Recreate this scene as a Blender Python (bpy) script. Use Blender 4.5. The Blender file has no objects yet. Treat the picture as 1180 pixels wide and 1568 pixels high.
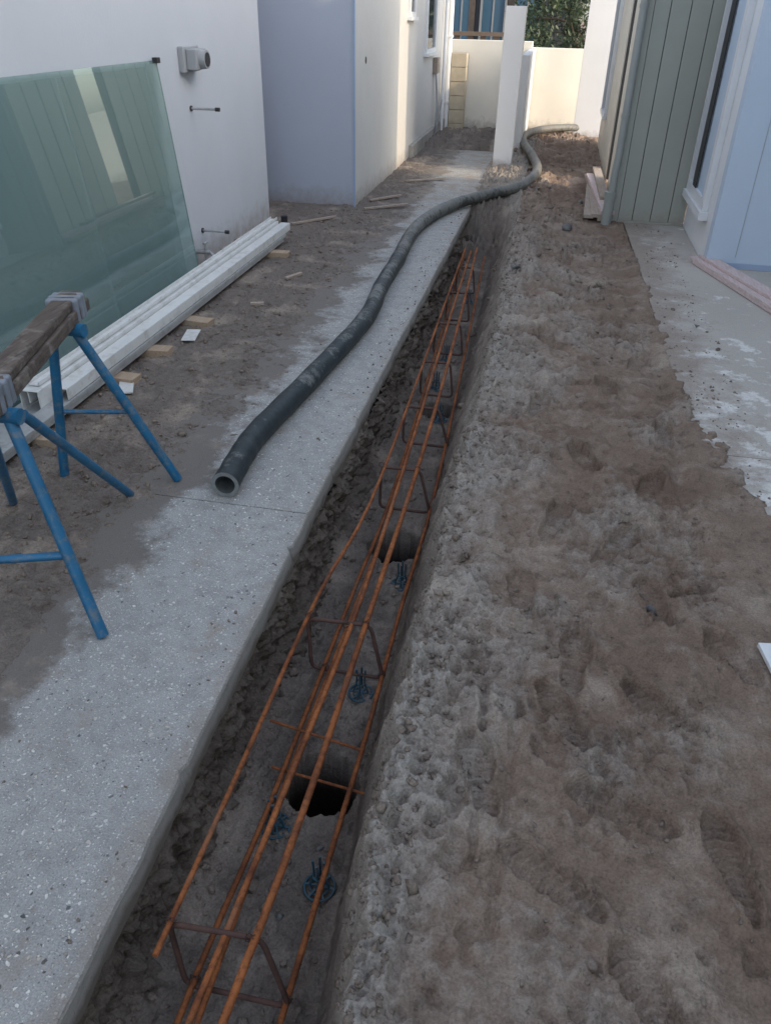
import bpy, math, random
import numpy as np
from mathutils import Vector, Matrix
random.seed(5); rng=np.random.default_rng(7)
scene=bpy.context.scene
R=math.radians
# ------------------------------------------------------------------ camera
H=1.65
th,psi,ro=R(32.9),R(10.6),R(1.35)
s,c=math.sin,math.cos
F=Vector((-s(psi)*c(th),c(psi)*c(th),-s(th)));R0=Vector((c(psi),s(psi),0));U0=Vector((-s(psi)*s(th),c(psi)*s(th),c(th)))
Rv=R0*c(ro)+U0*s(ro);Uv=-R0*s(ro)+U0*c(ro)
cam=bpy.data.cameras.new("camera");co=bpy.data.objects.new("camera",cam);scene.collection.objects.link(co)
M=Matrix((( Rv.x,Uv.x,-F.x,0),(Rv.y,Uv.y,-F.y,0),(Rv.z,Uv.z,-F.z,H),(0,0,0,1)))
co.matrix_world=M
cam.sensor_fit='VERTICAL';cam.sensor_height=36;cam.lens=36*1190/1568
cam.clip_start=.05;cam.clip_end=600
scene.camera=co
# ------------------------------------------------------------------ light
w=bpy.data.worlds.new("World");scene.world=w;w.use_nodes=True
nt=w.node_tree;bg=nt.nodes['Background'];sky=nt.nodes.new('ShaderNodeTexSky');sky.sky_type='NISHITA';sky.sun_disc=False
az,el=15,25
sky.sun_elevation=R(el);sky.sun_rotation=R(90+az);sky.air_density=1.0;sky.dust_density=2.0
hs=nt.nodes.new('ShaderNodeHueSaturation');hs.inputs['Saturation'].default_value=.62
nt.links.new(sky.outputs[0],hs.inputs['Color']);nt.links.new(hs.outputs[0],bg.inputs[0]);bg.inputs[1].default_value=.50
sd=bpy.data.lights.new("sun",'SUN');sd.energy=2.8;sd.angle=R(.5);sd.color=(1,.80,.55)
so=bpy.data.objects.new("sun",sd);scene.collection.objects.link(so)
d=Vector((-c(R(az))*c(R(el)),s(R(az))*c(R(el)),-s(R(el))));so.rotation_euler=d.to_track_quat('-Z','Y').to_euler();so.location=(8,-3,9)
vs=scene.view_settings;vs.view_transform='Standard';vs.look='None';vs.exposure=0;vs.gamma=1
# ------------------------------------------------------------------ noise
def perlin(x,y,seed=0):
    xi=np.floor(x).astype(np.int64);yi=np.floor(y).astype(np.int64);xf=x-xi;yf=y-yi
    def g(ix,iy,dx,dy):
        h=(ix*374761393+iy*668265263+seed*974634777)&0xffffffff
        h=((h^(h>>13))*1274126177)&0xffffffff;h=h^(h>>16)
        a=h/4294967296.*2*np.pi
        return np.cos(a)*dx+np.sin(a)*dy
    u=xf*xf*xf*(xf*(xf*6-15)+10);v=yf*yf*yf*(yf*(yf*6-15)+10)
    a=g(xi,yi,xf,yf);b=g(xi+1,yi,xf-1,yf);cc=g(xi,yi+1,xf,yf-1);dd=g(xi+1,yi+1,xf-1,yf-1)
    return ((a*(1-u)+b*u)*(1-v)+(cc*(1-u)+dd*u)*v)*1.5
def fbm(x,y,o=4,seed=0):
    r=0;a=1;t=0
    for i in range(o):
        r=r+a*perlin(x,y,seed+i*17);t+=a;a*=.5;x=x*2.03+5.2;y=y*2.03+1.3
    return r/t*1.4
def ss(a,b,x):
    t=np.clip((x-a)/(b-a),0,1);return t*t*(3-2*t)
# ------------------------------------------------------------------ material helpers
class NT:
    def __init__(s_,name):
        s_.m=bpy.data.materials.new(name);s_.m.use_nodes=True;s_.t=s_.m.node_tree
        s_.b=s_.t.nodes['Principled BSDF'];s_.out=s_.t.nodes['Material Output']
        s_.pos=s_.t.nodes.new('ShaderNodeNewGeometry').outputs['Position']
    def n(s_,ty,ins={},**k):
        nd=s_.t.nodes.new(ty)
        for a,b in k.items():setattr(nd,a,b)
        for a,b in ins.items():s_.set(nd.inputs[a],b)
        return nd
    def set(s_,sock,v):
        if isinstance(v,bpy.types.NodeSocket):s_.t.links.new(v,sock)
        else:
            if isinstance(v,tuple) and len(v)==3 and sock.type=='RGBA':v=v+(1,)
            sock.default_value=v
    def noise(s_,scale,detail=5,rough=.55,vec=None,dist=0):
        return s_.n('ShaderNodeTexNoise',{'Vector':vec or s_.pos,'Scale':scale,'Detail':min(detail,5),'Roughness':rough,'Distortion':dist}).outputs['Fac']
    def vor(s_,scale,feature='F1',vec=None,rand=1):
        return s_.n('ShaderNodeTexVoronoi',{'Vector':vec or s_.pos,'Scale':scale,'Randomness':rand},feature=feature)
    def ramp(s_,fac,stops,interp='LINEAR'):
        nd=s_.n('ShaderNodeValToRGB',{'Fac':fac});e=nd.color_ramp.elements;nd.color_ramp.interpolation=interp
        while len(e)<len(stops):e.new(.5)
        for i,(p,cv) in enumerate(stops):
            e[i].position=p;e[i].color=(cv if isinstance(cv,tuple) else (cv,cv,cv))+(1,)
        return nd.outputs['Color']
    def mix(s_,f,a,b,blend='MIX'):
        nd=s_.n('ShaderNodeMix',data_type='RGBA',blend_type=blend)
        s_.set(nd.inputs[0],f);s_.set(nd.inputs[6],a);s_.set(nd.inputs[7],b);return nd.outputs[2]
    def math(s_,op,a,b=0,clamp=False):
        nd=s_.n('ShaderNodeMath',operation=op,use_clamp=clamp);s_.set(nd.inputs[0],a);s_.set(nd.inputs[1],b);return nd.outputs[0]
    def mr(s_,v,a,b,c_=0,d_=1):
        return s_.n('ShaderNodeMapRange',{0:v,1:a,2:b,3:c_,4:d_}).outputs[0]
    def xyz(s_):
        return s_.n('ShaderNodeSeparateXYZ',{0:s_.pos}).outputs
    def attr(s_,name):return s_.n('ShaderNodeAttribute',attribute_name=name).outputs['Fac']
    def bump(s_,h,dist=.005,strength=1.,normal=None):
        ins={'Height':h,'Distance':dist,'Strength':strength}
        if normal is not None:ins['Normal']=normal
        return s_.n('ShaderNodeBump',ins).outputs[0]
    def fin(s_,col,rough=.8,bump=None,metal=0,spec=None):
        s_.set(s_.b.inputs['Base Color'],col);s_.set(s_.b.inputs['Roughness'],rough);s_.set(s_.b.inputs['Metallic'],metal)
        if spec is not None:s_.set(s_.b.inputs['Specular IOR Level'],spec)
        if bump is not None:s_.set(s_.b.inputs['Normal'],bump)
        return s_.m
def soilmat(name,attr=True,k=1.0,dark=0.0):
    t=NT(name)
    A=t.noise(1.3,5,.6);B=t.noise(11,5,.65);C=t.noise(150,4,.7);D=t.noise(3.3,5,.62)
    col=t.mix(t.ramp(A,[(.35,0.),(.65,1.)]),(.165*k,.115*k,.085*k),(.245*k,.188*k,.148*k))
    if attr:
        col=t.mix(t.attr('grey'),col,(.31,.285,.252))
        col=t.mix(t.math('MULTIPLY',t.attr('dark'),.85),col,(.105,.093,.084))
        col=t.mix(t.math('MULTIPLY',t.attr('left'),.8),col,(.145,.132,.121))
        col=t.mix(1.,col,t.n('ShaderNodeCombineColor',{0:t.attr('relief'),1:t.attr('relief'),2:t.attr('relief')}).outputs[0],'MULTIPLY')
    else:
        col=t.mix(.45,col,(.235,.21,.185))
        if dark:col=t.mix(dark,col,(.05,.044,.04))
    col=t.mix(t.ramp(B,[(.30,.7),(.46,0.),(1,0.)]),col,(.085*k,.062*k,.049*k))
    col=t.mix(t.ramp(D,[(0,0.),(.52,0.),(.66,.42)]),col,(.42*k,.355*k,.29*k))
    col=t.mix(1.,col,t.ramp(C,[(.28,.66),(.5,1.),(.72,1.26)]),'MULTIPLY')
    if attr:
        Z=t.xyz()[2];col=t.mix(t.mr(Z,-.47,-.60,0,.9),col,(.018,.015,.013))  # darkness inside the bored holes is painted into the soil colour
    v=t.vor(110).outputs['Distance']
    hgt=t.math('ADD',t.math('MULTIPLY',C,.5),t.math('ADD',t.math('MULTIPLY',B,1.2),t.math('MULTIPLY',v,-.5)))
    return t.fin(col,.95,t.bump(hgt,.0075,.85),spec=.12)
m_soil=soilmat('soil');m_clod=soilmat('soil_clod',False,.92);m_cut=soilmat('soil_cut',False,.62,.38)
def pathmat():
    t=NT('exposed_aggregate');X,Y,Z=t.xyz()
    wv=t.n('ShaderNodeVectorMath',{0:t.pos,1:t.n('ShaderNodeVectorMath',{0:t.n('ShaderNodeTexNoise',{'Vector':t.pos,'Scale':45.,'Detail':3.}).outputs['Color'],'Scale':.022},operation='SCALE').outputs[0]},operation='ADD').outputs[0]
    v=t.vor(85,vec=wv);v2=t.vor(190,vec=wv)
    r=t.n('ShaderNodeSeparateColor',{0:v.outputs['Color']}).outputs
    r2=t.n('ShaderNodeSeparateColor',{0:v2.outputs['Color']}).outputs
    big=t.noise(1.7,5,.6);med=t.noise(14,5,.6);fine=t.noise(220,3,.6)
    base=t.mix(big,(.27,.275,.27),(.40,.40,.385))
    base=t.mix(t.ramp(med,[(.35,.5),(.55,0.)]),base,(.22,.215,.205))
    base=t.mix(1.,base,t.ramp(fine,[(.3,.72),(.7,1.22)]),'MULTIPLY')
    st=t.ramp(r[0],[(0,(.66,.65,.61)),(.24,(.54,.50,.43)),(.40,(.32,.29,.25)),(.50,(.09,.09,.09)),(.56,(.72,.70,.66)),(.66,(.42,.41,.39))],'CONSTANT')
    msk=t.math('MULTIPLY',t.ramp(t.math('SUBTRACT',v.outputs['Distance'],t.math('MULTIPLY',r[2],.20)),[(.14,1.),(.24,0.)]),t.ramp(r[1],[(0,1.),(.56,1.),(.58,0.)]))
    msk=t.math('MULTIPLY',msk,t.ramp(t.noise(2.6,4),[(.35,.4),(.58,1.)]))
    st2=t.ramp(r2[0],[(0,(.66,.65,.62)),(.45,(.10,.095,.09)),(.62,(.45,.38,.31))],'CONSTANT')
    msk2=t.math('MULTIPLY',t.ramp(v2.outputs['Distance'],[(.25,1.),(.38,0.)]),t.ramp(r2[1],[(0,.9),(.36,.9),(.38,0.)]))
    col=t.mix(msk2,base,st2);col=t.mix(msk,col,st)
    L=t.mr(X,-1.62,-1.0,1,0)
    dn=t.noise(3.2,5,.72);dm=t.math('ADD',t.math('MULTIPLY',L,.62),t.math('MULTIPLY',dn,.82))
    dm=t.ramp(dm,[(.63,0.),(.73,.9)])
    far=t.mr(Y,5.5,9,0,.5)
    dm2=t.ramp(t.math('ADD',t.noise(5,5,.74),t.math('MULTIPLY',far,.22)),[(.57,0.),(.72,.7)])
    eg=t.math('ADD',t.mr(X,-.86,-.75,0,.42),t.math('MULTIPLY',t.noise(8,5,.7),.7));dm3=t.ramp(eg,[(.58,0.),(.80,.6)])
    dirt=t.mix(fine,(.085,.075,.066),(.20,.178,.158))
    col=t.mix(dm3,col,t.mix(fine,(.17,.145,.12),(.33,.29,.25)))
    col=t.mix(dm,col,dirt);col=t.mix(dm2,col,(.27,.225,.18))
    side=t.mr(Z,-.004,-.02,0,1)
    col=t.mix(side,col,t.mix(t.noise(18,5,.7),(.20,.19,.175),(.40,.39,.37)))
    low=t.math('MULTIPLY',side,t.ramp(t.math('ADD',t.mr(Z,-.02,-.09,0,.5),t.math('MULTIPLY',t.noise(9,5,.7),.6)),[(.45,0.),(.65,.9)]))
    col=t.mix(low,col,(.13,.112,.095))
    h=t.math('ADD',t.math('MULTIPLY',msk,.7),t.math('ADD',t.math('MULTIPLY',fine,.6),t.math('MULTIPLY',med,.9)))
    return t.fin(col,.82,t.bump(h,.004,.9),spec=.35)
m_path=pathmat()
def slabmat():
    t=NT('slab_concrete');X,Y,Z=t.xyz()
    big=t.noise(1.4,5,.6);med=t.noise(7,5,.7);fine=t.noise(140,4,.65)
    col=t.mix(big,(.36,.33,.29),(.50,.465,.42))
    near=t.mr(Y,5.2,3.6,0,.12)
    col=t.mix(t.ramp(t.math('ADD',med,near),[(.60,0.),(.68,.8)]),col,(.70,.69,.66))
    L=t.mr(X,.72,1.35,1,0)
    dm=t.ramp(t.math('ADD',t.math('MULTIPLY',L,.5),t.math('MULTIPLY',t.noise(4.,5,.75),.9)),[(.66,0.),(.88,.85)])
    col=t.mix(dm,col,t.mix(fine,(.17,.135,.108),(.36,.30,.25)))
    col=t.mix(1.,col,t.ramp(fine,[(.3,.85),(.7,1.1)]),'MULTIPLY')
    return t.fin(col,.85,t.bump(t.math('ADD',fine,med),.003,.6),spec=.3)
m_slab=slabmat()
def plain(name,col,rough=.6,var=.12,scale=3,bump=.001,bs=60,metal=0,spec=None,dirt=None,dirtz=None):
    t=NT(name)
    a=t.noise(scale,5,.6);f=t.noise(bs,4,.6)
    c1=tuple(min(1,x*(1-var)) for x in col);c2=tuple(min(1,x*(1+var)) for x in col)
    k=t.mix(t.ramp(a,[(.3,0.),(.7,1.)]),c1,c2)
    if dirt:
        k=t.mix(t.ramp(t.noise(scale*3,5,.7),[(.5,0.),(.64,dirt[1])]),k,dirt[0])
    if dirtz:
        Z=t.xyz()[2]
        k=t.mix(t.ramp(t.math('ADD',t.mr(Z,0,dirtz,.5,0),t.math('MULTIPLY',t.noise(12,5,.7),.6)),[(.5,0.),(.85,.75)]),k,(.24,.20,.17))
    return t.fin(k,rough,t.bump(f,bump,.6),metal,spec)
m_wallL=plain('render_white_blue',(.505,.525,.555),.55,.04,1.2,.0018,70,dirtz=.35)
m_wallB=plain('render_recess',(.385,.42,.49),.6,.04,1.2,.0018,70,dirtz=.3)
m_wall2=plain('render_cream',(.53,.525,.505),.6,.05,1.5,.002,70,dirtz=.3)
m_fence=plain('render_fence',(.78,.74,.65),.7,.04,2,.0015,60,dirtz=.3)
m_post=plain('post_render',(.62,.62,.62),.6,.03,2,.0015,60,dirtz=.2)
m_plinth=plain('plinth_concrete',(.27,.26,.24),.85,.2,6,.003,50)
m_green=plain('clad_green_grey',(.32,.33,.285),.5,.05,2,.0006,90,dirtz=.25)
m_rwall=plain('side_wall_beige',(.60,.56,.47),.6,.06,2,.0012,90,dirtz=.25)
m_nearw=plain('near_wall_cream',(.55,.56,.50),.6,.04,2,.0012,90)  # kept pale so the unseen near wall bounces more light
m_bluewhite=plain('clad_pale_blue',(.47,.555,.66),.5,.03,2,.0006,90,dirtz=.1)
m_white=plain('white_paint',(.68,.69,.70),.4,.04,3,.0004,60)
m_whitedirty=plain('white_aluminium',(.60,.61,.60),.35,.06,5,.0004,60,dirt=((.38,.36,.33),.5))
m_greymetal=plain('grey_metal',(.36,.37,.37),.5,.15,8,.0005,80,metal=.2,dirt=((.22,.2,.18),.5))
m_dkglass=NT('window_glass').fin((.03,.04,.05),.05,spec=.5)
m_greypl=plain('grey_plastic',(.30,.31,.32),.5,.06,6,.0003,60)
m_pipe=plain('downpipe_paint',(.27,.285,.265),.4,.05,3,.0003,60)
m_beadblue=plain('corner_bead_blue',(.30,.38,.52),.5,.04,4,.0003,60)
m_block=plain('concrete_block',(.46,.40,.30),.9,.12,9,.003,70)
m_mortar=plain('mortar',(.33,.30,.25),.9,.1,9,.003,70)
def wood(name,c1,c2,sc=6,pale=.6):
    t=NT(name);mp=t.n('ShaderNodeMapping',{0:t.pos});mp.inputs['Scale'].default_value=(14,1.2,14)
    a=t.noise(sc,5,.65,vec=mp.outputs[0],dist=.6);k=t.mix(t.ramp(a,[(.3,0.),(.7,1.)]),c1,c2)
    k=t.mix(t.ramp(t.noise(9,5,.7),[(.52,0.),(.72,pale)]),k,(.33,.31,.28))
    return t.fin(k,.8,t.bump(a,.002,.7))
m_wood=wood('timber_weathered',(.03,.024,.02),(.13,.10,.08))
m_wood2=wood('timber_offcut',(.27,.20,.135),(.40,.31,.22))
m_pink=wood('timber_pink_primed',(.44,.33,.31),(.60,.50,.48))
m_wood3=wood('timber_board',(.24,.185,.145),(.39,.325,.27))
def rust():
    t=NT('rusty_steel')
    a=t.noise(7,5,.7);b=t.noise(60,5,.7)
    k=t.mix(t.ramp(a,[(.35,0.),(.65,1.)]),(.13,.044,.020),(.36,.125,.042))
    k=t.mix(t.ramp(b,[(.3,.8),(.52,0.)]),k,(.05,.024,.017))
    k=t.mix(t.ramp(t.noise(3,5,.7),[(.56,0.),(.72,.5)]),k,(.24,.14,.09))
    return t.fin(k,.85,t.bump(b,.0015,.6),0.,spec=.25)
m_rust=rust()
m_rustdk=plain('dark_rusty_steel',(.075,.038,.029),.8,.4,20,.001,90)
def rubber():
    t=NT('rubber_hose');X,Y,Z=t.xyz()
    a=t.noise(4.5,5,.7);b=t.noise(30,5,.75)
    k=t.mix(t.ramp(b,[(.3,0.),(.7,1.)]),(.008,.013,.016),(.026,.037,.042))
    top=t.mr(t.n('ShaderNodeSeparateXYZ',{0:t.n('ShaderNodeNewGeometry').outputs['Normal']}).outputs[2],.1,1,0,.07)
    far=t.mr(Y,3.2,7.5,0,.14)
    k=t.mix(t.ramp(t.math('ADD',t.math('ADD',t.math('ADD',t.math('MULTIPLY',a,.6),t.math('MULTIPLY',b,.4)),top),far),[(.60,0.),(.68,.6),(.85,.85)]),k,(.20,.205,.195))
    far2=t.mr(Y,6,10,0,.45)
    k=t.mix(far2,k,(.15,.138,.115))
    return t.fin(k,t.mix(a,(.38,.38,.38),(.7,.7,.7)),t.bump(b,.002,.6),spec=.35)
m_rub=rubber()
m_inner=plain('hose_inner',(.10,.11,.11),.7,.3,20,.002,60)
m_rim=plain('hose_end_worn',(.18,.19,.19),.7,.2,40,.001,90)
m_blue=plain('blue_paint',(.010,.115,.235),.45,.2,10,.0008,60,dirt=((.13,.16,.18),.8))
m_chair=plain('teal_plastic',(.022,.075,.105),.5,.2,10,.0005,60,dirt=((.12,.11,.1),.6))
m_black=plain('black_plastic',(.02,.02,.022),.5,.2,10,.0005,60)
m_stone=plain('stone_grey',(.14,.14,.135),.8,.25,20,.003,60)
m_tie=plain('tape_grey',(.17,.195,.23),.5,.25,20,.001,60)
def glassmat():
    t=NT('green_glass')
    t.fin(t.mix(t.noise(1.1,4),(.145,.245,.24),(.22,.325,.315)),.15,spec=.3)
    tr=t.n('ShaderNodeBsdfTransparent',{0:(.68,.87,.85)})
    mx=t.n('ShaderNodeMixShader',{0:.66,1:tr.outputs[0],2:t.b.outputs[0]})
    gl=t.n('ShaderNodeBsdfGlossy',{'Color':(.88,.97,.95),'Roughness':.015})
    fr=t.n('ShaderNodeFresnel',{'IOR':2.2})
    m2=t.n('ShaderNodeMixShader',{0:fr.outputs[0],1:mx.outputs[0],2:gl.outputs[0]})
    t.t.links.new(m2.outputs[0],t.out.inputs[0]);return t.m
m_glass=glassmat()
m_glassedge=NT('glass_edge').fin((.16,.38,.34),.1,spec=.8)
# ------------------------------------------------------------------ mesh builder
def empty(name,loc=(0,0,0)):
    o=bpy.data.objects.new(name,None);o.location=loc;scene.collection.objects.link(o);o.empty_display_size=.2;return o
class MB:
    def __init__(s_):s_.v=[];s_.f=[];s_.mi=[];s_.mats=[];s_.sm=[]
    def mid(s_,m):
        if m not in s_.mats:s_.mats.append(m)
        return s_.mats.index(m)
    def add(s_,vs,fs,m,smooth=False):
        b=len(s_.v);s_.v+=[tuple(x) for x in vs];k=s_.mid(m)
        for f in fs:s_.f.append(tuple(b+i for i in f));s_.mi.append(k);s_.sm.append(smooth)
    def box(s_,x0,x1,y0,y1,z0,z1,m,rot=None,ctr=None):
        vs=[Vector((x,y,z)) for x in(x0,x1) for y in(y0,y1) for z in(z0,z1)]
        if rot is not None:
            ctr=Vector(ctr) if ctr else Vector(((x0+x1)/2,(y0+y1)/2,(z0+z1)/2))
            vs=[rot@(v-ctr)+ctr for v in vs]
        s_.add(vs,[(0,1,3,2),(4,6,7,5),(0,4,5,1),(2,3,7,6),(0,2,6,4),(1,5,7,3)],m)
    def beam(s_,a,b,w_,h_,m,up=(0,0,1)):
        a=Vector(a);b=Vector(b);dr=(b-a).normalized();sd_=dr.cross(Vector(up)).normalized();u=sd_.cross(dr)
        vs=[p+sd_*(w_/2*i)+u*(h_/2*j) for p in(a,b) for i in(-1,1) for j in(-1,1)]
        s_.add(vs,[(0,2,3,1),(4,5,7,6),(0,1,5,4),(2,6,7,3),(0,4,6,2),(1,3,7,5)],m)
    def tube(s_,pts,r,m,n=12,closed=False,cap=True,rf=None):
        P=[Vector(p) for p in pts];N=len(P);rings=[]
        prev=None
        for i in range(N):
            if closed:t=(P[(i+1)%N]-P[i-1])
            else:t=P[min(i+1,N-1)]-P[max(i-1,0)]
            t.normalize()
            if prev is None:
                u=t.cross(Vector((0,0,1)));
                if u.length<.1:u=t.cross(Vector((1,0,0)))
            else:u=prev-t*prev.dot(t)
            u.normalize();prev=u;v=t.cross(u)
            rr=rf(i) if rf else r
            rings.append([P[i]+(u*c(2*math.pi*k/n)+v*s(2*math.pi*k/n))*rr for k in range(n)])
        vs=[p for rg in rings for p in rg];fs=[]
        for i in range(N if closed else N-1):
            j=(i+1)%N
            for k in range(n):
                k2=(k+1)%n;fs.append((i*n+k,i*n+k2,j*n+k2,j*n+k))
        s_.add(vs,fs,m,True)
        if cap and not closed:
            s_.add(rings[0],[tuple(range(n))],m);s_.add(rings[-1],[tuple(reversed(range(n)))],m)
    def obj(s_,name,parent=None,bevel=0):
        me=bpy.data.meshes.new(name);me.from_pydata(s_.v,[],s_.f)
        for m in s_.mats:me.materials.append(m)
        me.polygons.foreach_set('material_index',s_.mi);me.polygons.foreach_set('use_smooth',s_.sm)
        me.update();o=bpy.data.objects.new(name,me);scene.collection.objects.link(o)
        if parent:o.parent=parent
        if bevel:
            b=o.modifiers.new('bevel','BEVEL');b.width=bevel;b.segments=2;b.limit_method='ANGLE';b.angle_limit=R(40)
        return o
def bx(name,x0,x1,y0,y1,z0,z1,m,parent=None,bevel=0):
    b=MB();b.box(x0,x1,y0,y1,z0,z1,m);return b.obj(name,parent,bevel)
def cr(pts,n=12):
    P=[Vector(p) for p in pts];P=[P[0]*2-P[1]]+P+[P[-1]*2-P[-2]];o=[]
    for i in range(1,len(P)-2):
        for k in range(n):
            t=k/n;a,b,c_,d_=P[i-1],P[i],P[i+1],P[i+2]
            o.append(.5*((2*b)+(c_-a)*t+(2*a-5*b+4*c_-d_)*t*t+(3*b-a-3*c_+d_)*t**3))
    o.append(P[-2]);return o
# ------------------------------------------------------------------ ground
trRy=[.2,.7,1.12,1.87,2.78,4.3,6.3,7.7,9];trRx=[-.165,-.175,-.215,-.215,-.225,-.19,-.235,-.24,-.28]
trBy=[.2,.87,1.45,2.1,3.1,4.65,7,9];trBx=[-.28,-.30,-.345,-.365,-.395,-.42,-.45,-.5]
feet=[(.51,2.14,.2),(.18,2.58,-.3),(.22,1.56,.5),(.25,1.80,-.1),(.49,1.65,.9),(.01,1.33,.3),(.36,1.30,1.3),(.30,3.1,.4),(.55,2.9,-.4),(.42,3.9,.2),(.08,3.6,-.2),(.2,1.08,1.0),(.1,4.6,.1),(.5,5.0,.3),(.66,3.4,0.),(.08,2.1,.1),(.40,.85,.5),(.72,1.9,.4),(.40,2.45,-.6),(.6,1.2,.2),(.33,5.6,.2),(.6,4.3,-.3),(.2,6.4,.1)]
r2=np.random.default_rng(11)
pits=[(r2.uniform(-.12,.95),.6+7.5*r2.random()**1.2,r2.uniform(.014,.06),r2.uniform(.005,.015),r2.uniform(.4,1.),r2.uniform(0,3)) for _ in range(260)]
heaps=[(r2.uniform(-.2,.95),.6+7.5*r2.random()**1.2,r2.uniform(.012,.045),r2.uniform(.005,.014)) for _ in range(340)]
def terrain(X,Y):
    X=np.asarray(X,float);Y=np.asarray(Y,float)
    big=fbm(X*1.1,Y*1.1,3,1);n2=fbm(X*6,Y*6,4,2);n3=fbm(X*26,Y*26,4,3)
    bil=1-np.abs(fbm(X*17,Y*17,3,4))*2.2
    rid=1-np.abs(fbm(X*9+.3*n2,Y*7,4,14))*2.4
    rough=ss(-.12,.35,fbm(X*1.9,Y*1.4,2,9)+.32*np.exp(-((X+.15)/.15)**2))
    er=np.interp(Y,trRy,trRx)+.026*fbm(Y*4,Y*0+3.3,4,5)+.016*fbm(X*20,Y*20,3,6)
    eb=np.interp(Y,trBy,trBx)+.012*fbm(Y*5,Y*0+7.3,3,7)
    rim=np.exp(-np.clip(X-er,0,9)/.11)
    zr=.012+.024*big+.024*n2+(.003+.011*rough)*n3+.009*rough*bil+.010*rid*(.35+.65*rough)+rim*(.010+.016*n3+.012*bil)
    zr=zr+.045*np.exp(-((X+.02)/.22)**2)*ss(3,5.5,Y)*(1+.6*n2)*ss(10,8,Y)
    zr=zr+.02*ss(7.5,9.5,Y)*ss(14.2,12.5,Y)*(1+n2)
    g=np.exp(-((X-(.00+.02*np.sin(Y*2)))/.010)**2)*ss(1.05,1.15,Y)*ss(2.0,1.7,Y);zr=zr-.020*g
    g=np.exp(-((X-.08-.03*(Y-1.2))/.012)**2)*ss(.8,.9,Y)*ss(2.4,2.0,Y);zr=zr-.014*g
    g=np.exp(-((X-.70+.02*np.sin(Y*3))/.03)**2)*ss(2.0,2.4,Y)*ss(5.,4.,Y);zr=zr-.014*g
    for px_,py_,pr,pd,asp,pa in pits:
        i=np.nonzero((np.abs(X-px_)<pr*3.2)&(np.abs(Y-py_)<pr*3.2))
        if len(i[0])==0:continue
        dx=X[i]-px_;dy=Y[i]-py_;u=(dx*c(pa)+dy*s(pa))/pr;v=(-dx*s(pa)+dy*c(pa))/(pr*asp)
        rr=np.sqrt(u*u+v*v)+.45*n3[i]+.4*n2[i]
        zr[i]+=-pd*ss(1.15,.7,rr)+pd*.5*np.exp(-((rr-1.3)/.2)**2)
    for px_,py_,pr,pd in heaps:
        i=np.nonzero((np.abs(X-px_)<pr*3)&(np.abs(Y-py_)<pr*3))
        if len(i[0])==0:continue
        rr=np.sqrt((X[i]-px_)**2+(Y[i]-py_)**2)/pr+.6*n3[i];zr[i]+=pd*ss(1.3,.5,rr)*(1+.8*n3[i])
    for fx,fy,fa in feet:
        i=np.nonzero((np.abs(X-fx)<.3)&(np.abs(Y-fy)<.3))
        if len(i[0])==0:continue
        dx=X[i]-fx;dy=Y[i]-fy;u=dx*c(fa)+dy*s(fa);v=-dx*s(fa)+dy*c(fa)
        wd=.043+.013*ss(-.02,.1,v)-.008*np.exp(-((v+.03)/.04)**2);rr=np.sqrt((u/wd)**2+(v/.135)**2)+.08*n3[i]+.10*n2[i]
        tread=np.clip(np.sin(v*2*np.pi/.024+np.abs(u)*70)*2,-1,1)
        ins=ss(1.05,.95,rr)*(.75+.25*ss(-.3,.3,n2[i]+np.sin(fx*50)*.3))
        zr[i]=zr[i]*(1-.75*ins)-.018*ins+.018*np.exp(-((rr-1.14)/.11)**2)*(.7+1.1*n2[i])+.0045*tread*ins
    # over and under the right slab
    edge=np.interp(Y,[1.5,5,7.8],[.80,.78,.72])
    cov=np.interp(Y,[1.6,2.5,3.0,3.6,4.6,6,7.8],[1.5,1.15,.95,.85,.81,.78,.725])+(.07*n2+.03*n3)*ss(8,4.5,Y)
    e2=X-edge
    zs=zr*(1-.5*ss(-.10,0,e2))+.030*ss(-.13,-.01,e2)
    zs=np.where(e2>-.02,np.maximum(zs,.033+.004*n3),zs)
    zs=zs-ss(-.05,.05,X-cov)*.09*ss(-.03,.02,e2)
    zr=np.where(Y<7.83,zs,zr)
    zb=-.425+.016*n2+.014*n3+.012*bil*rough+.09*np.exp(-np.clip(X+.77,0,9)/.045)*(.6+.8*fbm(Y*5,X*5,3,12))
    for hx,hy,hr in((-.475,1.54,.122),(-.485,2.87,.130),(-.50,4.35,.12)):
        dd=np.sqrt((X-hx)**2+(Y-hy)**2)+.005*n3+.006*n2
        zb=zb-1.1*ss(hr,hr-.018,dd)
    t=np.clip((X-eb)/(er-eb),0,1)
    ztr=zb+(zr-zb)*(.55*t+.45*t*t*(3-2*t))+.030*np.sin(np.pi*t)*(n2+.5*n3)
    te=ss(7.75+.3*n2,8.45,Y)
    ztr=ztr*(1-te)+zr*te
    z=np.where(X<er,ztr,zr)
    zl=np.clip((-1.50-X)*.07,-.05,.014)+.014*n2+.013*n3+.012*bil*rough
    zl=zl+.03*ss(2.3,1.5,Y)*ss(-1.35,-1.5,X)
    zl=np.where(X>-1.25,-.06,zl)
    isp=(Y<12.0)
    z=np.where((X<-.83)&isp,zl,z)
    z=np.where((X<-.62)&(Y>8.3)&isp,np.where(X<-.83,zl,zr*ss(-.83,-.70,X)-.02+.02*n2+.02*n3),z)
    mound=.12*np.exp(-((X+1.1)/.45)**2-((Y-12.9)/.5)**2)+.07*np.exp(-((X-.05)/.5)**2-((Y-13.6)/.45)**2)
    z=np.where(Y>11.2,z+mound*(1+.4*n2+.15*n3),z)
    fade=ss(40,16,np.abs(X)+np.abs(Y)*.7)
    return z*fade,er,eb,n2,n3,rough,big
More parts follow.
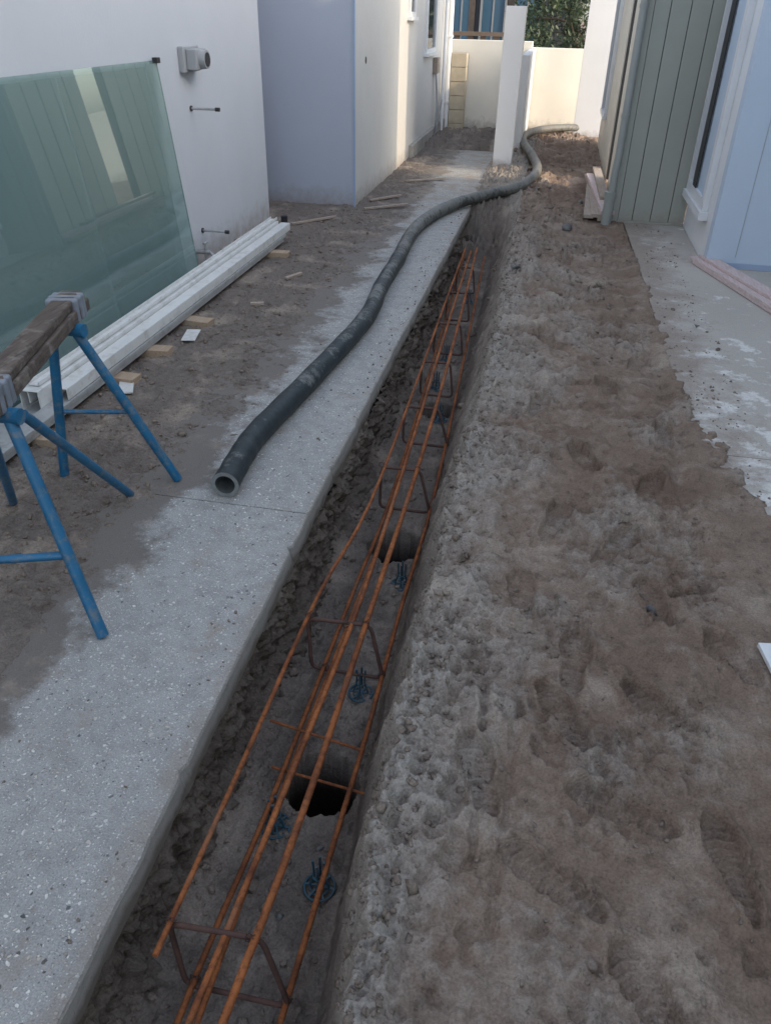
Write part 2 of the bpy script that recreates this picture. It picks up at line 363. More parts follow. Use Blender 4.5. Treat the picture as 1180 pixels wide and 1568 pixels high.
def steps(segs):
    o=[segs[0][0]]
    for a,b,st in segs:
        n=max(1,int(round((b-a)/st)));o+=list(a+(b-a)*np.arange(1,n+1)/n)
    return np.array(o)
xs=steps([(-80,-10,10),(-10,-2.8,.8),(-2.8,-1.95,.02),(-1.95,-1.2,.010),(-1.2,-.86,.05),(-.86,.2,.0050),(.2,.9,.0058),(.9,1.4,.014),(1.4,2,.1),(2,10,.8),(10,80,10)])
ys=[-30,-20,-10,-5,-2,-1,-.4,0,.2,.35,.45];y=.45
while y<2.0:y+=.0052;ys.append(y)
while y<14.6:y+=.0028*y;ys.append(y)
ys+=[15,16,18,20,25,30,40,60,90,140,220];ys=np.array(ys)
X,Y=np.meshgrid(xs,ys);Z,er,eb,n2,n3,rough,big=terrain(X,Y)
nx,ny=len(xs),len(ys)
def gridmesh(name,P,nx,ny,mat,attrs={}):
    me=bpy.data.meshes.new(name);me.vertices.add(nx*ny);me.vertices.foreach_set('co',P.astype(np.float32).ravel())
    i=np.arange(nx-1);j=np.arange(ny-1);I,J=np.meshgrid(i,j);a=(J*nx+I).ravel()
    q=np.stack([a,a+1,a+nx+1,a+nx],1).ravel();nf=len(a)
    me.loops.add(nf*4);me.loops.foreach_set('vertex_index',q.astype(np.int32))
    me.polygons.add(nf);me.polygons.foreach_set('loop_start',(np.arange(nf)*4).astype(np.int32))
    me.polygons.foreach_set('use_smooth',np.ones(nf,dtype=bool))
    me.update(calc_edges=True);me.validate()
    for k,v in attrs.items():
        at=me.attributes.new(k,'FLOAT','POINT');at.data.foreach_set('value',v.astype(np.float32).ravel())
    me.materials.append(mat);o=bpy.data.objects.new(name,me);scene.collection.objects.link(o);return o
grey=np.clip(np.exp(-np.clip(X-er,0,9)/.22)*.85+.40*n2+.35*(rough-.5)+.3*n3,0,1)*ss(9,5,Y)*(X>-.9)
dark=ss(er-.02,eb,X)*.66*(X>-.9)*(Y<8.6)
dark=np.maximum(dark,ss(-.5,-.9,Z));  # hole depth shade goes into the colour mask too
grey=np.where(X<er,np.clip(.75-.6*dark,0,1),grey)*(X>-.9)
left=(X<-.9)*1.
# soil colour follows the height noise: paler where high, darker where low
relief=1.0+.12*np.clip(n3,-1,1)+.06*np.clip(n2,-1,1)
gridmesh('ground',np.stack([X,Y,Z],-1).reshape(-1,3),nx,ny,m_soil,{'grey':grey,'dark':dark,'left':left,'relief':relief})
# cut face below the path
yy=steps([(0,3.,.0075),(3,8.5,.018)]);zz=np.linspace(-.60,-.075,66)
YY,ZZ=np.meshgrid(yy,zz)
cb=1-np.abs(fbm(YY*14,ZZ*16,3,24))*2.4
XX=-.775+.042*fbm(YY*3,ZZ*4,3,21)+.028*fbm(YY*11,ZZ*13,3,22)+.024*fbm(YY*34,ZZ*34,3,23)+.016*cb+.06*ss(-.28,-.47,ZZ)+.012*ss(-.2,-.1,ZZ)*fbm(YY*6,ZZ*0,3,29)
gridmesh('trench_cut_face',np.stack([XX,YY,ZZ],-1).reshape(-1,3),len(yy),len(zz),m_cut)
# clods
import bmesh
bm=bmesh.new();bmesh.ops.create_icosphere(bm,subdivisions=1,radius=1);bm.verts.ensure_lookup_table()
IV=np.array([v.co[:] for v in bm.verts]);IF=np.array([[v.index for v in f.verts] for f in bm.faces]);bm.free()
def scatter(name,P,S,mat,flat=.7,smooth=True):
    n=len(P);V=[];ph=rng.random((n,3))*6.28
    for i in range(n):
        d=1+.32*np.sin(IV@np.array([3.1,1.7,2.3])+ph[i,0])+.25*np.sin(IV@np.array([-2.1,4.1,1.3])+ph[i,1])
        sc=S[i]*np.array([1,rng.uniform(.6,1.1),rng.uniform(.5,.9)*flat/.7]);a=ph[i,2];ca,sa=np.cos(a),np.sin(a)
        q=IV*d[:,None]*sc;q=np.stack([q[:,0]*ca-q[:,1]*sa,q[:,0]*sa+q[:,1]*ca,q[:,2]],1)+P[i];V.append(q)
    V=np.concatenate(V);Fc=(IF[None]+np.arange(n)[:,None,None]*len(IV)).reshape(-1,3)
    me=bpy.data.meshes.new(name);me.from_pydata(V.tolist(),[],Fc.tolist());me.materials.append(mat)
    me.polygons.foreach_set('use_smooth',np.full(len(Fc),smooth));o=bpy.data.objects.new(name,me);scene.collection.objects.link(o);return o
PX=[];PY=[];SS=[]
def addc(x,y,sz):PX.append(x);PY.append(y);SS.append(sz)
def lg(n,m,sg=.5,mx=.02):return np.minimum(m*np.exp(rng.normal(0,sg,n)),mx)
n=2300;y=.5+7.5*rng.random(n)**1.5;x=np.interp(y,trRy,trRx)+np.abs(rng.normal(0,.10,n))-.05;addc(x,y,lg(n,.0052))
n=1500;y=.5+7*rng.random(n)**1.5;x=-.76+.42*rng.random(n)**1.6;addc(x,y,lg(n,.0056))
n=4500;y=.6+8*rng.random(n)**1.4;x=-.2+1.3*rng.random(n);addc(x,y,lg(n,.0034,.55,.016))
n=2800;y=1.7+6*rng.random(n)**1.2;x=-1.42-.8*rng.random(n);addc(x,y,lg(n,.0054))
n=300;y=8+5.5*rng.random(n);x=-.6+1.2*rng.random(n);addc(x,y,lg(n,.012,.5,.04))
n=120;y=4+4*rng.random(n);x=-.1+.7*rng.random(n);addc(x,y,lg(n,.012,.5,.03))
px=np.concatenate(PX);py=np.concatenate(PY);sz=np.concatenate(SS);T=terrain(px,py);pz=T[0]
k=(pz>-.5)&((px<-.1)|(T[5]>.35)|(rng.random(len(px))<.35));px,py,pz,sz=px[k],py[k],pz[k],sz[k]
pz=np.where((px>.80)&(py<7.8),np.maximum(pz,.03),pz)
scatter('soil_clods',np.stack([px,py,pz+sz*.2],1),sz,m_clod)
n=650;y=.7+8*rng.random(n);x=np.where(rng.random(n)<.45,-.775-.12*rng.random(n)**1.5,-1.55+.6*rng.random(n)**2);sz=lg(n,.003,.45,.009)
scatter('path_crumbs',np.stack([x,y,sz*.4],1),sz,m_clod)
SP=[(.50,2.13,.024),(.20,7.3,.05),(.1,6.9,.025),(-.17,5.9,.03),(.33,8.6,.04),(1.0,4.95,.018),(-.38,1.40,.016),(-.42,1.32,.012),(-.50,1.27,.013),(-.47,1.10,.012)]
P=np.array([(a,b,float(terrain(np.array([a]),np.array([b]))[0][0])+r*.3 if a<.8 else .045) for a,b,r in SP])
scatter('stones',P,np.array([q[2] for q in SP]),m_stone)
# ------------------------------------------------------------------ concrete path
def slab(name,y0,y1,mat,prof,edge,seed,parent=None):
    yy=steps([(y0,y1,.015)]);yy[0]=y0
    V=[];n=len(prof)
    ex=fbm(yy*7,yy*0+seed,4,seed)*.005+fbm(yy*1.3,yy*0+seed,2,seed)*.004;ex2=np.clip(fbm(yy*13,yy*0+seed+5,3,seed+3)-.35,0,1)*.035
    base=np.interp(yy,[.6,2.4,4.2,8,11],[-.725,-.757,-.76,-.745,-.75]) if edge else yy*0
    lf=fbm(yy*9,yy*0+seed,4,seed+8)*.018
    for i,yv in enumerate(yy):
        for j,(px_,pz_,k) in enumerate(prof):
            x=px_+ (base[i]+ex[i]-ex2[i]*(1 if pz_>-.03 else 0) if k else 0)
            z=pz_+(lf[i] if (k and pz_<-.07) else 0)
            V.append((x,yv,z))
    N=len(yy);Fs=[]
    for i in range(N-1):
        for j in range(n-1):Fs.append((i*n+j,(i+1)*n+j,(i+1)*n+j+1,i*n+j+1))
    Fs.append(tuple(range(n)));Fs.append(tuple(reversed(range((N-1)*n,N*n))))
    b=MB();b.add(V,Fs,mat);return b.obj(name,parent)
pe=empty('concrete_path')
prof=[(-1.66,-.1,0),(-1.66,0,0),(-.90,0,0),(-.012,0,1),(-.004,-.003,1),(0,-.012,1),(.002,-.085,1),(-.015,-.10,1)]
for i,(a,b) in enumerate([(-1,2.424),(2.429,7.35),(7.355,12.1)]):slab('bay_%d'%i,a,b,m_path,prof,True,30+i,pe)
rs=MB()
def qslab(y0,y1,x0a,x0b,x1):
    v=[(x0a,y0,-.09),(x1,y0,-.09),(x1,y1,-.09),(x0b,y1,-.09)];rs.add(v+[(a,b_,.03) for a,b_,_ in v],[(3,2,1,0),(4,5,6,7),(0,1,5,4),(1,2,6,5),(2,3,7,6),(3,0,4,7)],m_slab)
qslab(-3,3.25,.80,.79,4);qslab(3.256,6.415,.79,.75,4);qslab(6.42,7.825,.75,.72,1.246);rs.obj('concrete_slab')
b=MB();b.box(.80,.92,1.79,1.96,.050,.066,m_white,Matrix.Rotation(R(8),3,'Z'));b.obj('white_offcut',bevel=.002)
# ------------------------------------------------------------------ left house
lh=empty('rendered_house')
bx('side_wall',-2.68,-2.48,-4,7.13,-.1,2.8,m_wallL,lh,.004)
bx('recess_wall',-4.99,-1.853,7.86,8.0,-.1,2.8,m_wallB,lh,.003)
bx('corner_bead',-1.862,-1.845,7.850,7.875,-.05,2.8,m_beadblue,lh,.002)
bx('long_wall',-2.05,-1.85,8.003,14.3,.0,2.8,m_wall2,lh,.002)
bx('long_wall_end',-1.853,-1.85,7.877,8.003,.0,2.8,m_wall2,lh)
bx('recess_side',-5.2,-5.0,6,8,-.1,2.8,m_wallB,lh)
bx('rear_wall',-5,-2.69,6.9,7.1,-.1,2.8,m_wallB,lh)
bx('plinth',-1.86,-1.80,10.9,14.3,-.1,.17,m_plinth,lh,.01)
bx('eave',-2.9,-2.4,-4,7.13,2.81,2.92,m_white,lh)
def winL(name,y0,y1,z0,z1,x=-1.85):
    b=MB()
    b.box(x-.01,x+.035,y0,y0+.05,z0,z1,m_white);b.box(x-.01,x+.035,y1-.05,y1,z0,z1,m_white)
    b.box(x-.01,x+.035,y0+.05,y1-.05,z0,z0+.05,m_white);b.box(x-.01,x+.035,y0+.05,y1-.05,z1-.05,z1,m_white)
    b.box(x-.02,x+.06,y0-.04,y1+.04,z0-.035,z0-.001,m_white)
    b.box(x-.005,x+.012,y0+.05,y1-.05,z0+.05,z1-.05,m_dkglass);b.obj(name,lh)
winL('window_small',10.55,10.95,1.58,2.3);winL('window',11.9,12.75,1.16,2.3)
b=MB();b.box(-1.849,-1.78,12.75,12.98,.88,1.08,m_wood3);b.obj('meter_box',lh,.005)
b=MB()
for k in range(3):b.tube(cr([(-1.82,12.85+.04*k,.88),(-1.80,12.9+.05*k,.6),(-1.78,12.8+.1*k,.3),(-1.8,12.9,.0)],6),.008,m_greypl,6)
b.tube(cr([(-1.80,13.2,.2),(-1.76,13.3,.5),(-1.80,13.4,.35),(-1.77,13.3,.15),(-1.8,13.2,.25)],8),.010,m_greypl,6)
b.obj('cables',lh)
b=MB();b.tube([(-1.80,14.1,-.05),(-1.80,14.1,3)],.045,m_white,14);b.tube([(-1.80,13.6,-.05),(-1.80,13.6,3)],.03,m_white,12)
for z in(.4,1.3,2.2):b.box(-1.86,-1.75,14.04,14.16,z,z+.03,m_white)
b.obj('downpipe_white')
b=MB();b.tube([(-1.8485,8.32,1.24),(-1.846,8.32,1.24)],.03,m_black,16);b.obj('wall_hole_disc')  # black disc painted in for the dark of a hole in the wall
b=MB();b.box(-2.48,-2.44,5.50,5.76,1.27,1.42,m_greypl);b.box(-2.44,-2.37,5.54,5.72,1.285,1.405,m_greypl)
b.tube([(-2.40,5.63,1.345),(-2.33,5.63,1.345)],.055,m_greypl,18);b.tube([(-2.331,5.63,1.345),(-2.326,5.63,1.345)],.042,m_black,18)
b.obj('wall_vent_box',bevel=.006)
for yy_,zz_ in((5.62,1.05),(5.60,.245)):
    b=MB();b.tube([(-2.48,yy_,zz_),(-2.30,yy_,zz_)],.008,m_greymetal,10);b.tube([(-2.30,yy_,zz_),(-2.27,yy_,zz_)],.013,m_black,10);b.tube([(-2.4795,yy_,zz_),(-2.47,yy_,zz_)],.018,m_black,12)
    b.obj('pipe_stub')
b=MB();b.tube([(-2.40,5.45,.0),(-2.40,5.45,.16)],.014,m_greymetal,10);b.tube([(-2.48,5.45,.13),(-2.36,5.45,.13)],.016,m_greymetal,10)
b.tube([(-2.37,5.45,.13),(-2.34,5.45,.10),(-2.335,5.45,.06)],.013,m_greymetal,10);b.tube([(-2.40,5.45,.16),(-2.40,5.45,.19)],.008,m_greymetal,8);b.tube([(-2.40,5.42,.195),(-2.40,5.48,.195)],.010,m_greypl,8)
b.obj('water_tap')
def pane(name,y0,y1,xb,xt,h,th_=.008):
    b=MB();o=[(xb,y0,.02),(xb,y1,.02),(xt,y1,h),(xt,y0,h)]
    nr=Vector((h,0,xb-xt)).normalized()*th_
    V=[Vector(p) for p in o]+[Vector(p)-nr for p in o]
    b.add(V,[(0,1,2,3)],m_glass);b.add(V,[(1,5,6,2),(3,2,6,7),(0,4,5,1),(0,3,7,4)],m_glassedge)
    return b.obj(name)
pane('glass_sheet',2.2,5.13,-2.315,-2.455,1.36)
pane('glass_sheet',1.6,3.98,-2.300,-2.440,1.335)
pane('glass_sheet',2.6,5.0,-2.345,-2.474,1.33)
b=MB();b.box(-2.46,-2.43,5.08,5.13,1.345,1.375,m_black);b.obj('glass_clip')
bx('glass_packer',-2.35,-2.28,5.0,5.1,.0,.10,m_white,None,.004)
ex=empty('aluminium_extrusions')
def chan(name,x,z,w_,h_,y0,y1,mat,flip=1,t=.004,rib=True):
    b=MB();b.box(x,x+w_,y0,y1,z,z+t,mat);b.box(x,x+t,y0,y1,z+t,z+h_,mat);b.box(x+w_-t,x+w_,y0,y1,z+t,z+h_,mat)
    if rib:b.box(x+w_*.45,x+w_*.45+t,y0,y1,z+t,z+h_*.6,mat)
    if flip<0:
        b.v=[(p[0],p[1],2*z+h_-p[2]) for p in b.v];b.f=[tuple(reversed(f)) for f in b.f]
    return b.obj(name,ex,.0015)
bx('board',-2.29,-2.05,2.35,6.2,.052,.075,m_greymetal,ex,.003)
bx('board_lower_a',-2.13,-2.045,2.2,6.25,.076,.100,m_greymetal,ex,.003)
chan('channel_a',-2.125,.104,.075,.055,2.95,6.38,m_whitedirty,-1)
chan('channel_b',-2.225,.080,.095,.10,2.85,6.33,m_whitedirty,-1)
chan('channel_c',-2.30,.080,.07,.055,3.0,6.4,m_whitedirty)
chan('channel_d',-2.205,.184,.055,.02,2.9,6.36,m_whitedirty,1,rib=False)
for bx_,by,bl,rz in((-2.0,5.9,.28,3),(-1.98,4.30,.34,-6),(-2.02,3.78,.26,5),(-2.02,3.40,.3,-4),(-2.05,2.7,.3,2)):
    b=MB();b.box(bx_-bl,bx_+.08,by-.045,by+.045,.008,.05,m_wood2,Matrix.Rotation(R(rz),3,'Z'));b.obj('timber_block',bevel=.002)
b=MB();b.box(-1.98,-1.90,3.98,4.16,.028,.032,m_whitedirty,Matrix.Rotation(R(12),3,'Z'));b.obj('metal_offcut')
b=MB();b.box(-2.0,-1.93,3.22,3.42,.028,.034,m_whitedirty,Matrix.Rotation(R(25),3,'Z'));b.obj('metal_offcut')
b=MB();b.tube([(-2.30,7.0,.0),(-2.30,7.0,.07)],.03,m_black,14);b.obj('plastic_cup')
b=MB()
for p,q in(((-1.72,7.7,.03),(-1.35,8.0,.035)),((-1.75,8.1,.03),(-1.5,8.45,.03)),((-1.6,9.3,.02),(-1.2,9.6,.02)),((-2.2,6.9,.03),(-1.9,7.3,.03)),((-1.75,5.3,.03),(-1.68,5.45,.03)),((-1.8,4.7,.03),(-1.72,4.73,.03))):b.beam(p,q,.03,.015,m_wood3)
b.obj('timber_scraps')
# ------------------------------------------------------------------ sawhorse
sw=empty('sawhorse')
b=MB();A=Vector((-1.69,2.60,.70));B=Vector((-1.44,1.62,.70))
b.beam(A,B,.105,.045,m_wood);b.beam(A+Vector((.01,-.03,.041)),B+Vector((.01,0,.041)),.075,.033,m_wood);b.obj('top_beam',sw,.006)
b=MB()
for t in(.05,.80):
    for dt,wd_ in((0,.112),(.035,.116),(.075,.111)):
        p=A.lerp(B,t+dt);q=A.lerp(B,t+dt+.032);b.beam(p+Vector((0,0,.016)),q+Vector((0,0,.014+dt*.05)),wd_,.085,m_tie)
b.obj('brackets',sw,.008)
b=MB();a1=A.lerp(B,.17)+Vector((0,0,-.04));a2=A.lerp(B,.86)+Vector((0,0,-.04))
r=.0185
def leg(p,q,rr=r):b.tube([p,Vector(p).lerp(Vector(q),.5),q],rr,m_blue,14)
l1=(-1.35,2.55,.005);l2=(-1.80,2.45,.005);l3=(-1.18,1.61,.005);l5=(-1.72,1.42,.005);l4=(-1.48,2.39,.01);l6=(-1.88,2.22,.01)
leg(a1+Vector((.04,0,0)),l1);leg(a1+Vector((-.05,0,0)),l2);leg(a2+Vector((.05,0,0)),l3);leg(a2+Vector((-.05,0,0)),l5)
leg(a2+Vector((.06,.05,-.02)),l4,.016);leg(a2+Vector((-.07,.05,-.03)),l6,.016)
def mp(p,q,t):return Vector(p).lerp(Vector(q),t)
leg(mp(a1,l1,.52),mp(a1,l2,.52),.009);leg(mp(a2,l3,.62),mp(a2,l5,.62),.013)
b.tube([a1+Vector((-.09,0,0)),a1+Vector((.08,0,0))],.024,m_blue,12);b.tube([a2+Vector((-.09,0,0)),a2+Vector((.09,0,0))],.024,m_blue,12)
b.obj('legs',sw)
# ------------------------------------------------------------------ right house
rh=empty('clad_house')
bx('side_wall_near',.636,.74,7.93,9.36,-.1,3.3,m_black,rh)
bx('side_wall_far',.636,.74,9.98,12.97,-.1,3.3,m_black,rh)
b=MB()
for ya,yb in((7.935,9.36),(9.98,12.97)):
    nb=max(1,int(round((yb-ya)/.31)));st_=(yb-ya)/nb
    for k in range(nb):b.box(.620,.635,ya+k*st_+.011,ya+(k+1)*st_-.011,.0,3.3,m_rwall)
b.obj('side_boards',rh,.002)
b=MB()
for y0,y1,z0 in((11.6,12.6,.55),):
    b.box(.58,.619,y0,y0+.06,z0,2.2,m_white);b.box(.58,.619,y1-.06,y1,z0,2.2,m_white);b.box(.57,.619,y0,y1,z0-.05,z0-.001,m_white);b.box(.605,.617,y0+.06,y1-.06,z0,2.2,m_dkglass)
b.obj('side_windows',rh)
bx('green_wall_back',.665,1.249,7.85,7.92,-.1,3.3,m_black,rh)
b=MB();xs_=[.66,.79,.95,1.11,1.247]
for i in range(4):b.box(xs_[i]+.003,xs_[i+1]-.003,7.83,7.848,.035,3.3,m_green)
b.box(.605,.659,7.822,7.929,.0,3.3,m_green);b.obj('green_boards',rh,.002)
bx('base_flashing',.66,1.247,7.80,7.829,.031,.05,m_green,rh)
bx('window_wall',1.25,1.36,6.554,7.828,-.1,3.3,m_white,rh,.002)
b=MB();x=1.25
b.box(x-.05,x-.001,7.70,7.78,.36,2.4,m_white);b.box(x-.05,x-.001,6.80,6.90,.36,2.4,m_white);b.box(x-.05,x-.001,6.90,7.70,.36,.44,m_white);b.box(x-.07,x-.001,6.76,7.80,.30,.359,m_white)
b.box(x-.036,x-.001,7.38,7.43,.44,2.4,m_white);b.box(x-.028,x-.001,6.90,7.38,.44,2.4,m_bluewhite)
b.box(x-.048,x-.037,7.34,7.50,.44,2.4,m_black)
b.box(x-.02,x-.001,7.43,7.70,.44,2.4,m_dkglass);b.obj('window',rh)
bx('front_wall',1.247,4.,6.42,6.55,.031,3.3,m_bluewhite,rh,.002)
b=MB()
for xv in(1.45,1.85,2.25,2.65,3.05):b.box(xv,xv+.003,6.416,6.4195,.12,3.3,m_greypl)
b.box(1.25,4,6.412,6.4195,.033,.075,m_beadblue);b.obj('front_joints',rh)
bx('near_wall',3.1,3.25,-12,6.41,-.1,4.6,m_nearw,rh)  # unseen wall, height set to keep direct sun off the foreground
b=MB()
for k in range(60):b.box(3.075,3.099,-11.9+k*.3,-11.86+k*.3,0,4.6,m_green)
b.obj('near_battens',rh)
bx('boundary_pier',.26,.70,13.77,13.90,-.1,3.2,m_post,None,.003)
b=MB();b.tube([(.565,7.76,.26),(.565,7.76,.45),(.575,7.78,.6),(.575,7.78,3.3)],.034,m_pipe,16);b.tube([(.555,7.76,-.05),(.555,7.76,.26)],.046,m_pipe,16);b.tube([(.555,7.76,.24),(.555,7.76,.30)],.052,m_pipe,16)
for z in(.9,1.7):b.tube([(.575,7.78,z),(.575,7.78,z+.03)],.038,m_pipe,16)
b.obj('downpipe')
def stack(name,lst):
    b=MB()
    for (x,yv,z,l,w_,h_,a,m) in lst:b.box(x-w_/2,x+w_/2,yv-l/2,yv+l/2,z,z+h_,m,Matrix.Rotation(R(a),3,'Z'))
    return b.obj(name,bevel=.002)
stack('timber_board_stack',[(.50,9.0,.03,2.4,.13,.03,2,m_wood3),(.48,8.9,.061,2.2,.13,.03,0,m_wood3),(.51,8.8,.092,2.0,.12,.035,3,m_pink),(.42,8.6,.05,1.6,.09,.03,-2,m_wood3),(.53,9.2,.128,1.8,.09,.03,1,m_wood3)])
stack('primed_board_stack',[(1.46,5.75,.034,1.6,.13,.02,17,m_pink),(1.44,5.80,.055,1.6,.12,.02,17,m_pink),(1.50,5.78,.076,1.6,.10,.02,18,m_pink)])
b=MB();b.box(-.73,-.50,10.62,10.90,-.1,1.71,m_post);b.obj('gate_post',bevel=.006)
b=MB();b.box(-.56,-.46,12.0,14.33,-.1,1.18,m_post);b.obj('return_wall',bevel=.005)
b=MB();b.box(-3.2,-.52,14.34,14.50,-.2,1.27,m_fence);b.box(-.52,4.,14.35,14.50,-.2,1.19,m_fence);b.obj('boundary_wall',bevel=.006)
b=MB();b.box(-1.745,-1.515,14.09,14.31,-.1,1.10,m_mortar)
for k in range(6):
    b.box(-1.75,-1.51,14.08,14.315,-.1+k*.2+.005,-.1+(k+1)*.2-.005,m_block)
b.obj('block_pillar',bevel=.004)
m_dkw=plain('dark_timber',(.12,.085,.06),.7,.2,8,.001,60)
b=MB();b.beam((-2.6,15.4,1.33),(-.9,15.4,1.33),.05,.06,m_dkw)
for k in range(8):b.beam((-2.5+k*.22,15.42,0),(-2.5+k*.22,15.42,1.3),.1,.02,m_dkw,(0,1,0))
b.obj('timber_fence')
nh=empty('neighbour_house')
m_dk=plain('dark_cladding',(.05,.055,.065),.6,.1,3,.001,50);m_bwin=NT('blue_window').fin((.06,.13,.20),.15,spec=.8)
bx('walls',-9,.2,22,27,-.2,4.2,m_dk,nh)
b=MB()
for x in(-4.4,-3.3,-2.55,-1.8,-1.0):
    b.box(x-.26,x+.26,21.93,21.995,1.0,2.6,m_bwin);b.box(x-.31,x-.261,21.9,21.995,.95,2.65,m_greypl);b.box(x+.261,x+.31,21.9,21.995,.95,2.65,m_greypl);b.box(x-.26,x+.26,21.9,21.995,.95,.999,m_greypl);b.box(x-.02,x+.02,21.92,21.929,1.0,2.6,m_greypl)
b.obj('windows',nh)
b=MB()
for x in(-4.8,-3.0,-2.15,-1.3):b.box(x-.06,x+.06,20.4,20.52,-.1,2.6,m_dkw)
b.obj('veranda',nh)
b=MB();b.add([(-9.4,20.2,3.6),(.5,20.2,3.6),(.5,24.5,5.6),(-9.4,24.5,5.6),(-9.4,28,4.1),(.5,28,4.1)],[(0,1,2,3),(3,2,5,4),(0,3,4),(1,5,2)],m_dk);b.obj('roof',nh)
t=NT('foliage');k=t.mix(t.noise(3,4),(.012,.028,.010),(.045,.07,.025));m_leaf=t.fin(k,.6);m_bark=plain('bark',(.09,.07,.05),.9,.2,10,.004,40)
tr=empty('leafy_tree')
b=MB();base=Vector((.5,19.5,0));b.tube([base,base+Vector((.05,0,.7)),base+Vector((-.05,.05,1.3)),base+Vector((0,.1,2.4))],.1,m_bark,10,rf=lambda i:[.13,.10,.08,.04][i])
ends=[]
for k in range(9):
    a=k*.7;e=base+Vector((1.3*c(a),1.0*s(a),1.2+.35*(k%4)));b.tube(cr([base+Vector((0,0,.8+.1*(k%3))),base+Vector((.6*c(a),.5*s(a),1.1+.2*(k%3))),e],5),.03,m_bark,6,rf=lambda i:.045*(1-i/12));ends.append(e)
b.obj('trunk',tr)
V=[];Fs=[]
cl=[e for e in ends]+[base+Vector((random.uniform(-1.5,1.3),random.uniform(-1.1,1.1),random.uniform(.8,3.2))) for _ in range(90)]
for cc_ in cl:
    rr=random.uniform(.22,.42)
    for _ in range(150):
        dv=Vector((random.gauss(0,1),random.gauss(0,1),random.gauss(0,.8)));dv.normalize();p=cc_+dv*rr*random.uniform(.3,1.1)
        u=Vector((random.gauss(0,1),random.gauss(0,1),random.gauss(0,1))).normalized();v=u.orthogonal().normalized();l=random.uniform(.03,.06)
        i=len(V);V+=[p-u*l,p+v*l*.45,p+u*l,p-v*l*.45];Fs.append((i,i+1,i+2,i+3))
b=MB();b.add(V,Fs,m_leaf);b.obj('crown',tr)
# ------------------------------------------------------------------ hose
hp=[(-1.11,2.47,.057),(-1.13,2.72,.057),(-1.13,2.96,.057),(-1.07,3.58,.057),(-1.0,4.53,.057),(-1.04,5.2,.057),(-1.055,5.88,.057),(-1.09,6.6,.057),(-1.08,7.07,.057),(-1.0,7.6,.06),(-.86,8.05,.065),(-.68,8.35,.075),(-.50,8.57,.09),(-.32,8.85,.10),(-.22,9.25,.11),(-.16,9.8,.11),(-.18,10.34,.11),(-.27,11.0,.12),(-.36,11.60,.12),(-.44,12.2,.12),(-.42,12.8,.14),(-.19,13.35,.16),(.2,13.7,.16),(.5,14.0,.12)]
P=cr(hp,10)
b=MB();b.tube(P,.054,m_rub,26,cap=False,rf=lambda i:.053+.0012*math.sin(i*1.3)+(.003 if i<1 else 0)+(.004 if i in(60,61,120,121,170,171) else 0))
b.tube(P[:14],.040,m_inner,26,cap=False)
t0=(P[1]-P[0]).normalized();u=t0.cross(Vector((0,0,1))).normalized();v=t0.cross(u);n=26
V=[P[0]+(u*c(6.2832*k/n)+v*s(6.2832*k/n))*rr for rr in(.0565,.040) for k in range(n)]
b.add(V,[(k,(k+1)%n,n+(k+1)%n,n+k) for k in range(n)],m_rim)
b.obj('rubber_hose')
# ------------------------------------------------------------------ rebar cage
rc=empty('rebar_cage')
def bar(name,pts,r,rib=False):
    P=cr(pts,4);L=[];
    for i in range(len(P)-1):
        st=.0045 if (rib and P[i].y<3.2) else .05
        m=max(1,int((P[i+1]-P[i]).length/st));L+=[P[i].lerp(P[i+1],k/m) for k in range(m)]
    L.append(P[-1]);b=MB()
    b.tube(L,r,m_rust,8,rf=(lambda i:r+(.0012 if i%2 else -.0005)) if rib else None);b.obj(name,rc)
zt,zb=-.12,-.32
bar('top_bar_a',[(-.645,.80,zt),(-.635,1.34,zt+.01),(-.63,2.1,zt),(-.585,2.75,zt-.01),(-.60,4,zt-.01),(-.63,5.5,zt),(-.66,7.1,zt)],.0075)
bar('top_bar_b',[(-.45,.68,zt),(-.43,1.2,zt),(-.43,2.0,zt),(-.435,3.3,zt),(-.48,5,zt),(-.56,7.11,zt)],.0095,True)
bar('top_bar_c',[(-.53,.5,zt-.02),(-.50,1.3,zt-.015),(-.48,2.1,zt-.015),(-.50,3.2,zt-.01),(-.55,5,zt),(-.60,7.0,zt)],.008,True)
bar('bottom_bar_a',[(-.60,.4,zb),(-.60,.9,zb),(-.58,1.39,zb),(-.57,2.41,zb),(-.56,3.14,zb),(-.62,5,zb),(-.72,7.7,zb)],.008,True)
bar('bottom_bar_b',[(-.38,.4,zb),(-.37,.82,zb),(-.365,1.3,zb),(-.36,1.67,zb),(-.365,2.33,zb),(-.36,3.2,zb),(-.42,5,zb),(-.52,7.6,zb)],.008,True)
bar('bottom_bar_c',[(-.55,.5,zb+.015),(-.555,1.3,zb+.015),(-.54,2.2,zb+.015),(-.53,3.0,zb+.012)],.0075)
def lig(yv,tx0,tx1,bx0,bx1,lean=0,m=m_rustdk):
    cs=[(tx0,yv,zt-.012),(tx1,yv+.01,zt-.012),(bx1,yv-.03+lean,zb-.012),(bx0,yv-.03+lean,zb-.012)];P=[]
    for i in range(4):
        p=Vector(cs[i]);a=(Vector(cs[i-1])-p).normalized()*.028;d_=(Vector(cs[(i+1)%4])-p).normalized()*.028
        for t_ in(0,.33,.66,1):
            P.append(p+a*(1-t_)**2+d_*t_**2)
    b=MB();b.tube(P,.007,m,8,closed=True);b.obj('ligature',rc)
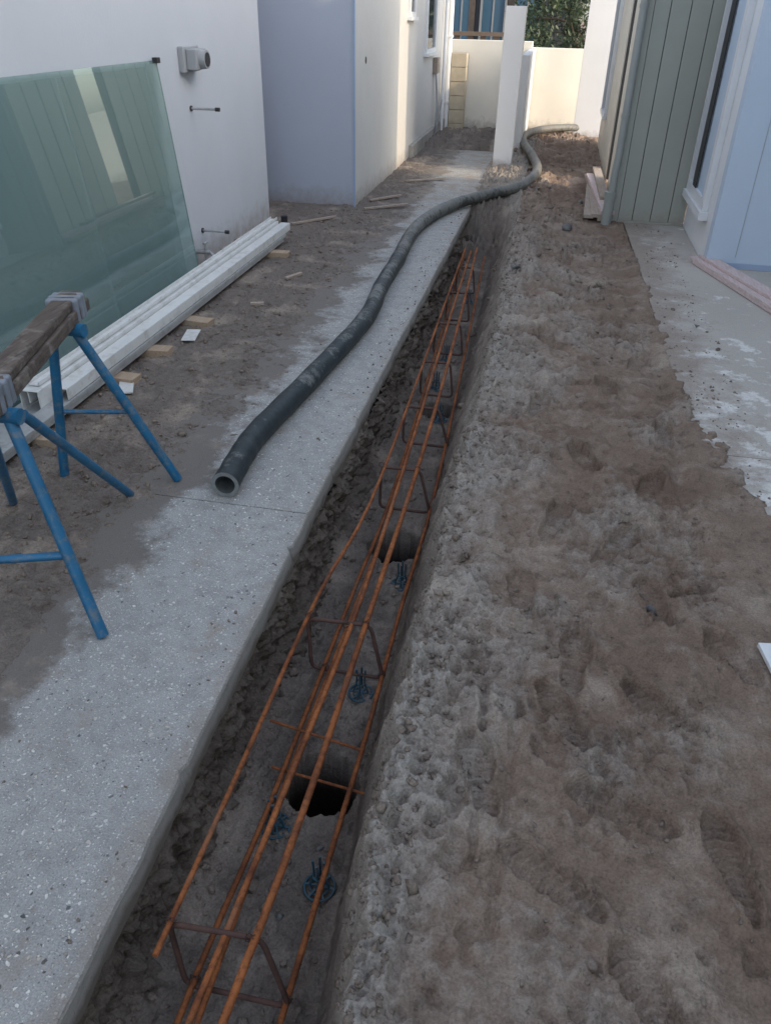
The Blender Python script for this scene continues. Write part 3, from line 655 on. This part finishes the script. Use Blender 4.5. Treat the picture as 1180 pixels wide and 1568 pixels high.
for yv,a,bb in((.88,-.65,-.43),(1.98,-.635,-.415),(3.08,-.60,-.42),(3.75,-.61,-.43),(4.4,-.62,-.45),(5.1,-.64,-.47),(5.8,-.65,-.50),(6.5,-.66,-.53)):
    lig(yv,a,bb,(-.62 if yv<3 else a),-.36 if yv<4 else bb+.03)
b=MB();b.tube([(-.66,1.62,zt-.14),(-.36,1.60,zb+.02)],.0045,m_rust,8);b.tube([(-.62,1.50,zb-.008),(-.30,1.46,zb-.004)],.0045,m_rust,8);b.obj('cross_ties',rc)
b=MB()
for (cx,cy,cz) in((-.645,.88,zt),(-.45,.88,zt),(-.60,.86,zb),(-.37,.86,zb),(-.63,1.98,zt),(-.43,1.98,zt),(-.57,1.95,zb),(-.365,1.95,zb),(-.50,1.98,zt-.015),(-.43,3.08,zt),(-.60,3.08,zt)):
    b.tube([(cx+.013*c(a*.9),cy+.006*math.sin(a*2.1),cz+.013*s(a*.9)) for a in range(14)],.0013,m_rustdk,5)
    b.tube([(cx,cy,cz+.012),(cx+.012,cy-.008,cz+.032)],.0014,m_rustdk,5)
b.obj('tie_wires',rc)
for cx,cy in((-.57,1.37),(-.39,1.21),(-.44,1.95),(-.41,2.6),(-.47,4.2),(-.56,4.68),(-.56,5.17),(-.55,6.5)):
    z0=float(terrain(np.array([cx]),np.array([cy]))[0][0]);z0=max(z0,-.43)+.004
    b=MB()
    for rr,q in((.043,.004),(.026,.003)):b.tube([(cx+rr*c(a*.2618),cy+rr*s(a*.2618),z0) for a in range(24)],q,m_chair,8,closed=True)
    for a in range(6):
        b.beam((cx+.042*c(a*1.047),cy+.042*s(a*1.047),z0+.002),(cx,cy,z0+.006),.006,.004,m_chair)
    for a in range(4):
        b.tube([(cx+.028*c(a*1.571),cy+.028*s(a*1.571),z0),(cx+.014*c(a*1.571),cy+.014*s(a*1.571),z0+.05),(cx+.016*c(a*1.571),cy+.016*s(a*1.571),zb+.012)],.0035,m_chair,8)
    b.tube([(cx+.016*c(a*.5236),cy+.016*s(a*.5236),z0+.052) for a in range(12)],.003,m_chair,8,closed=True)
    b.obj('bar_chair')
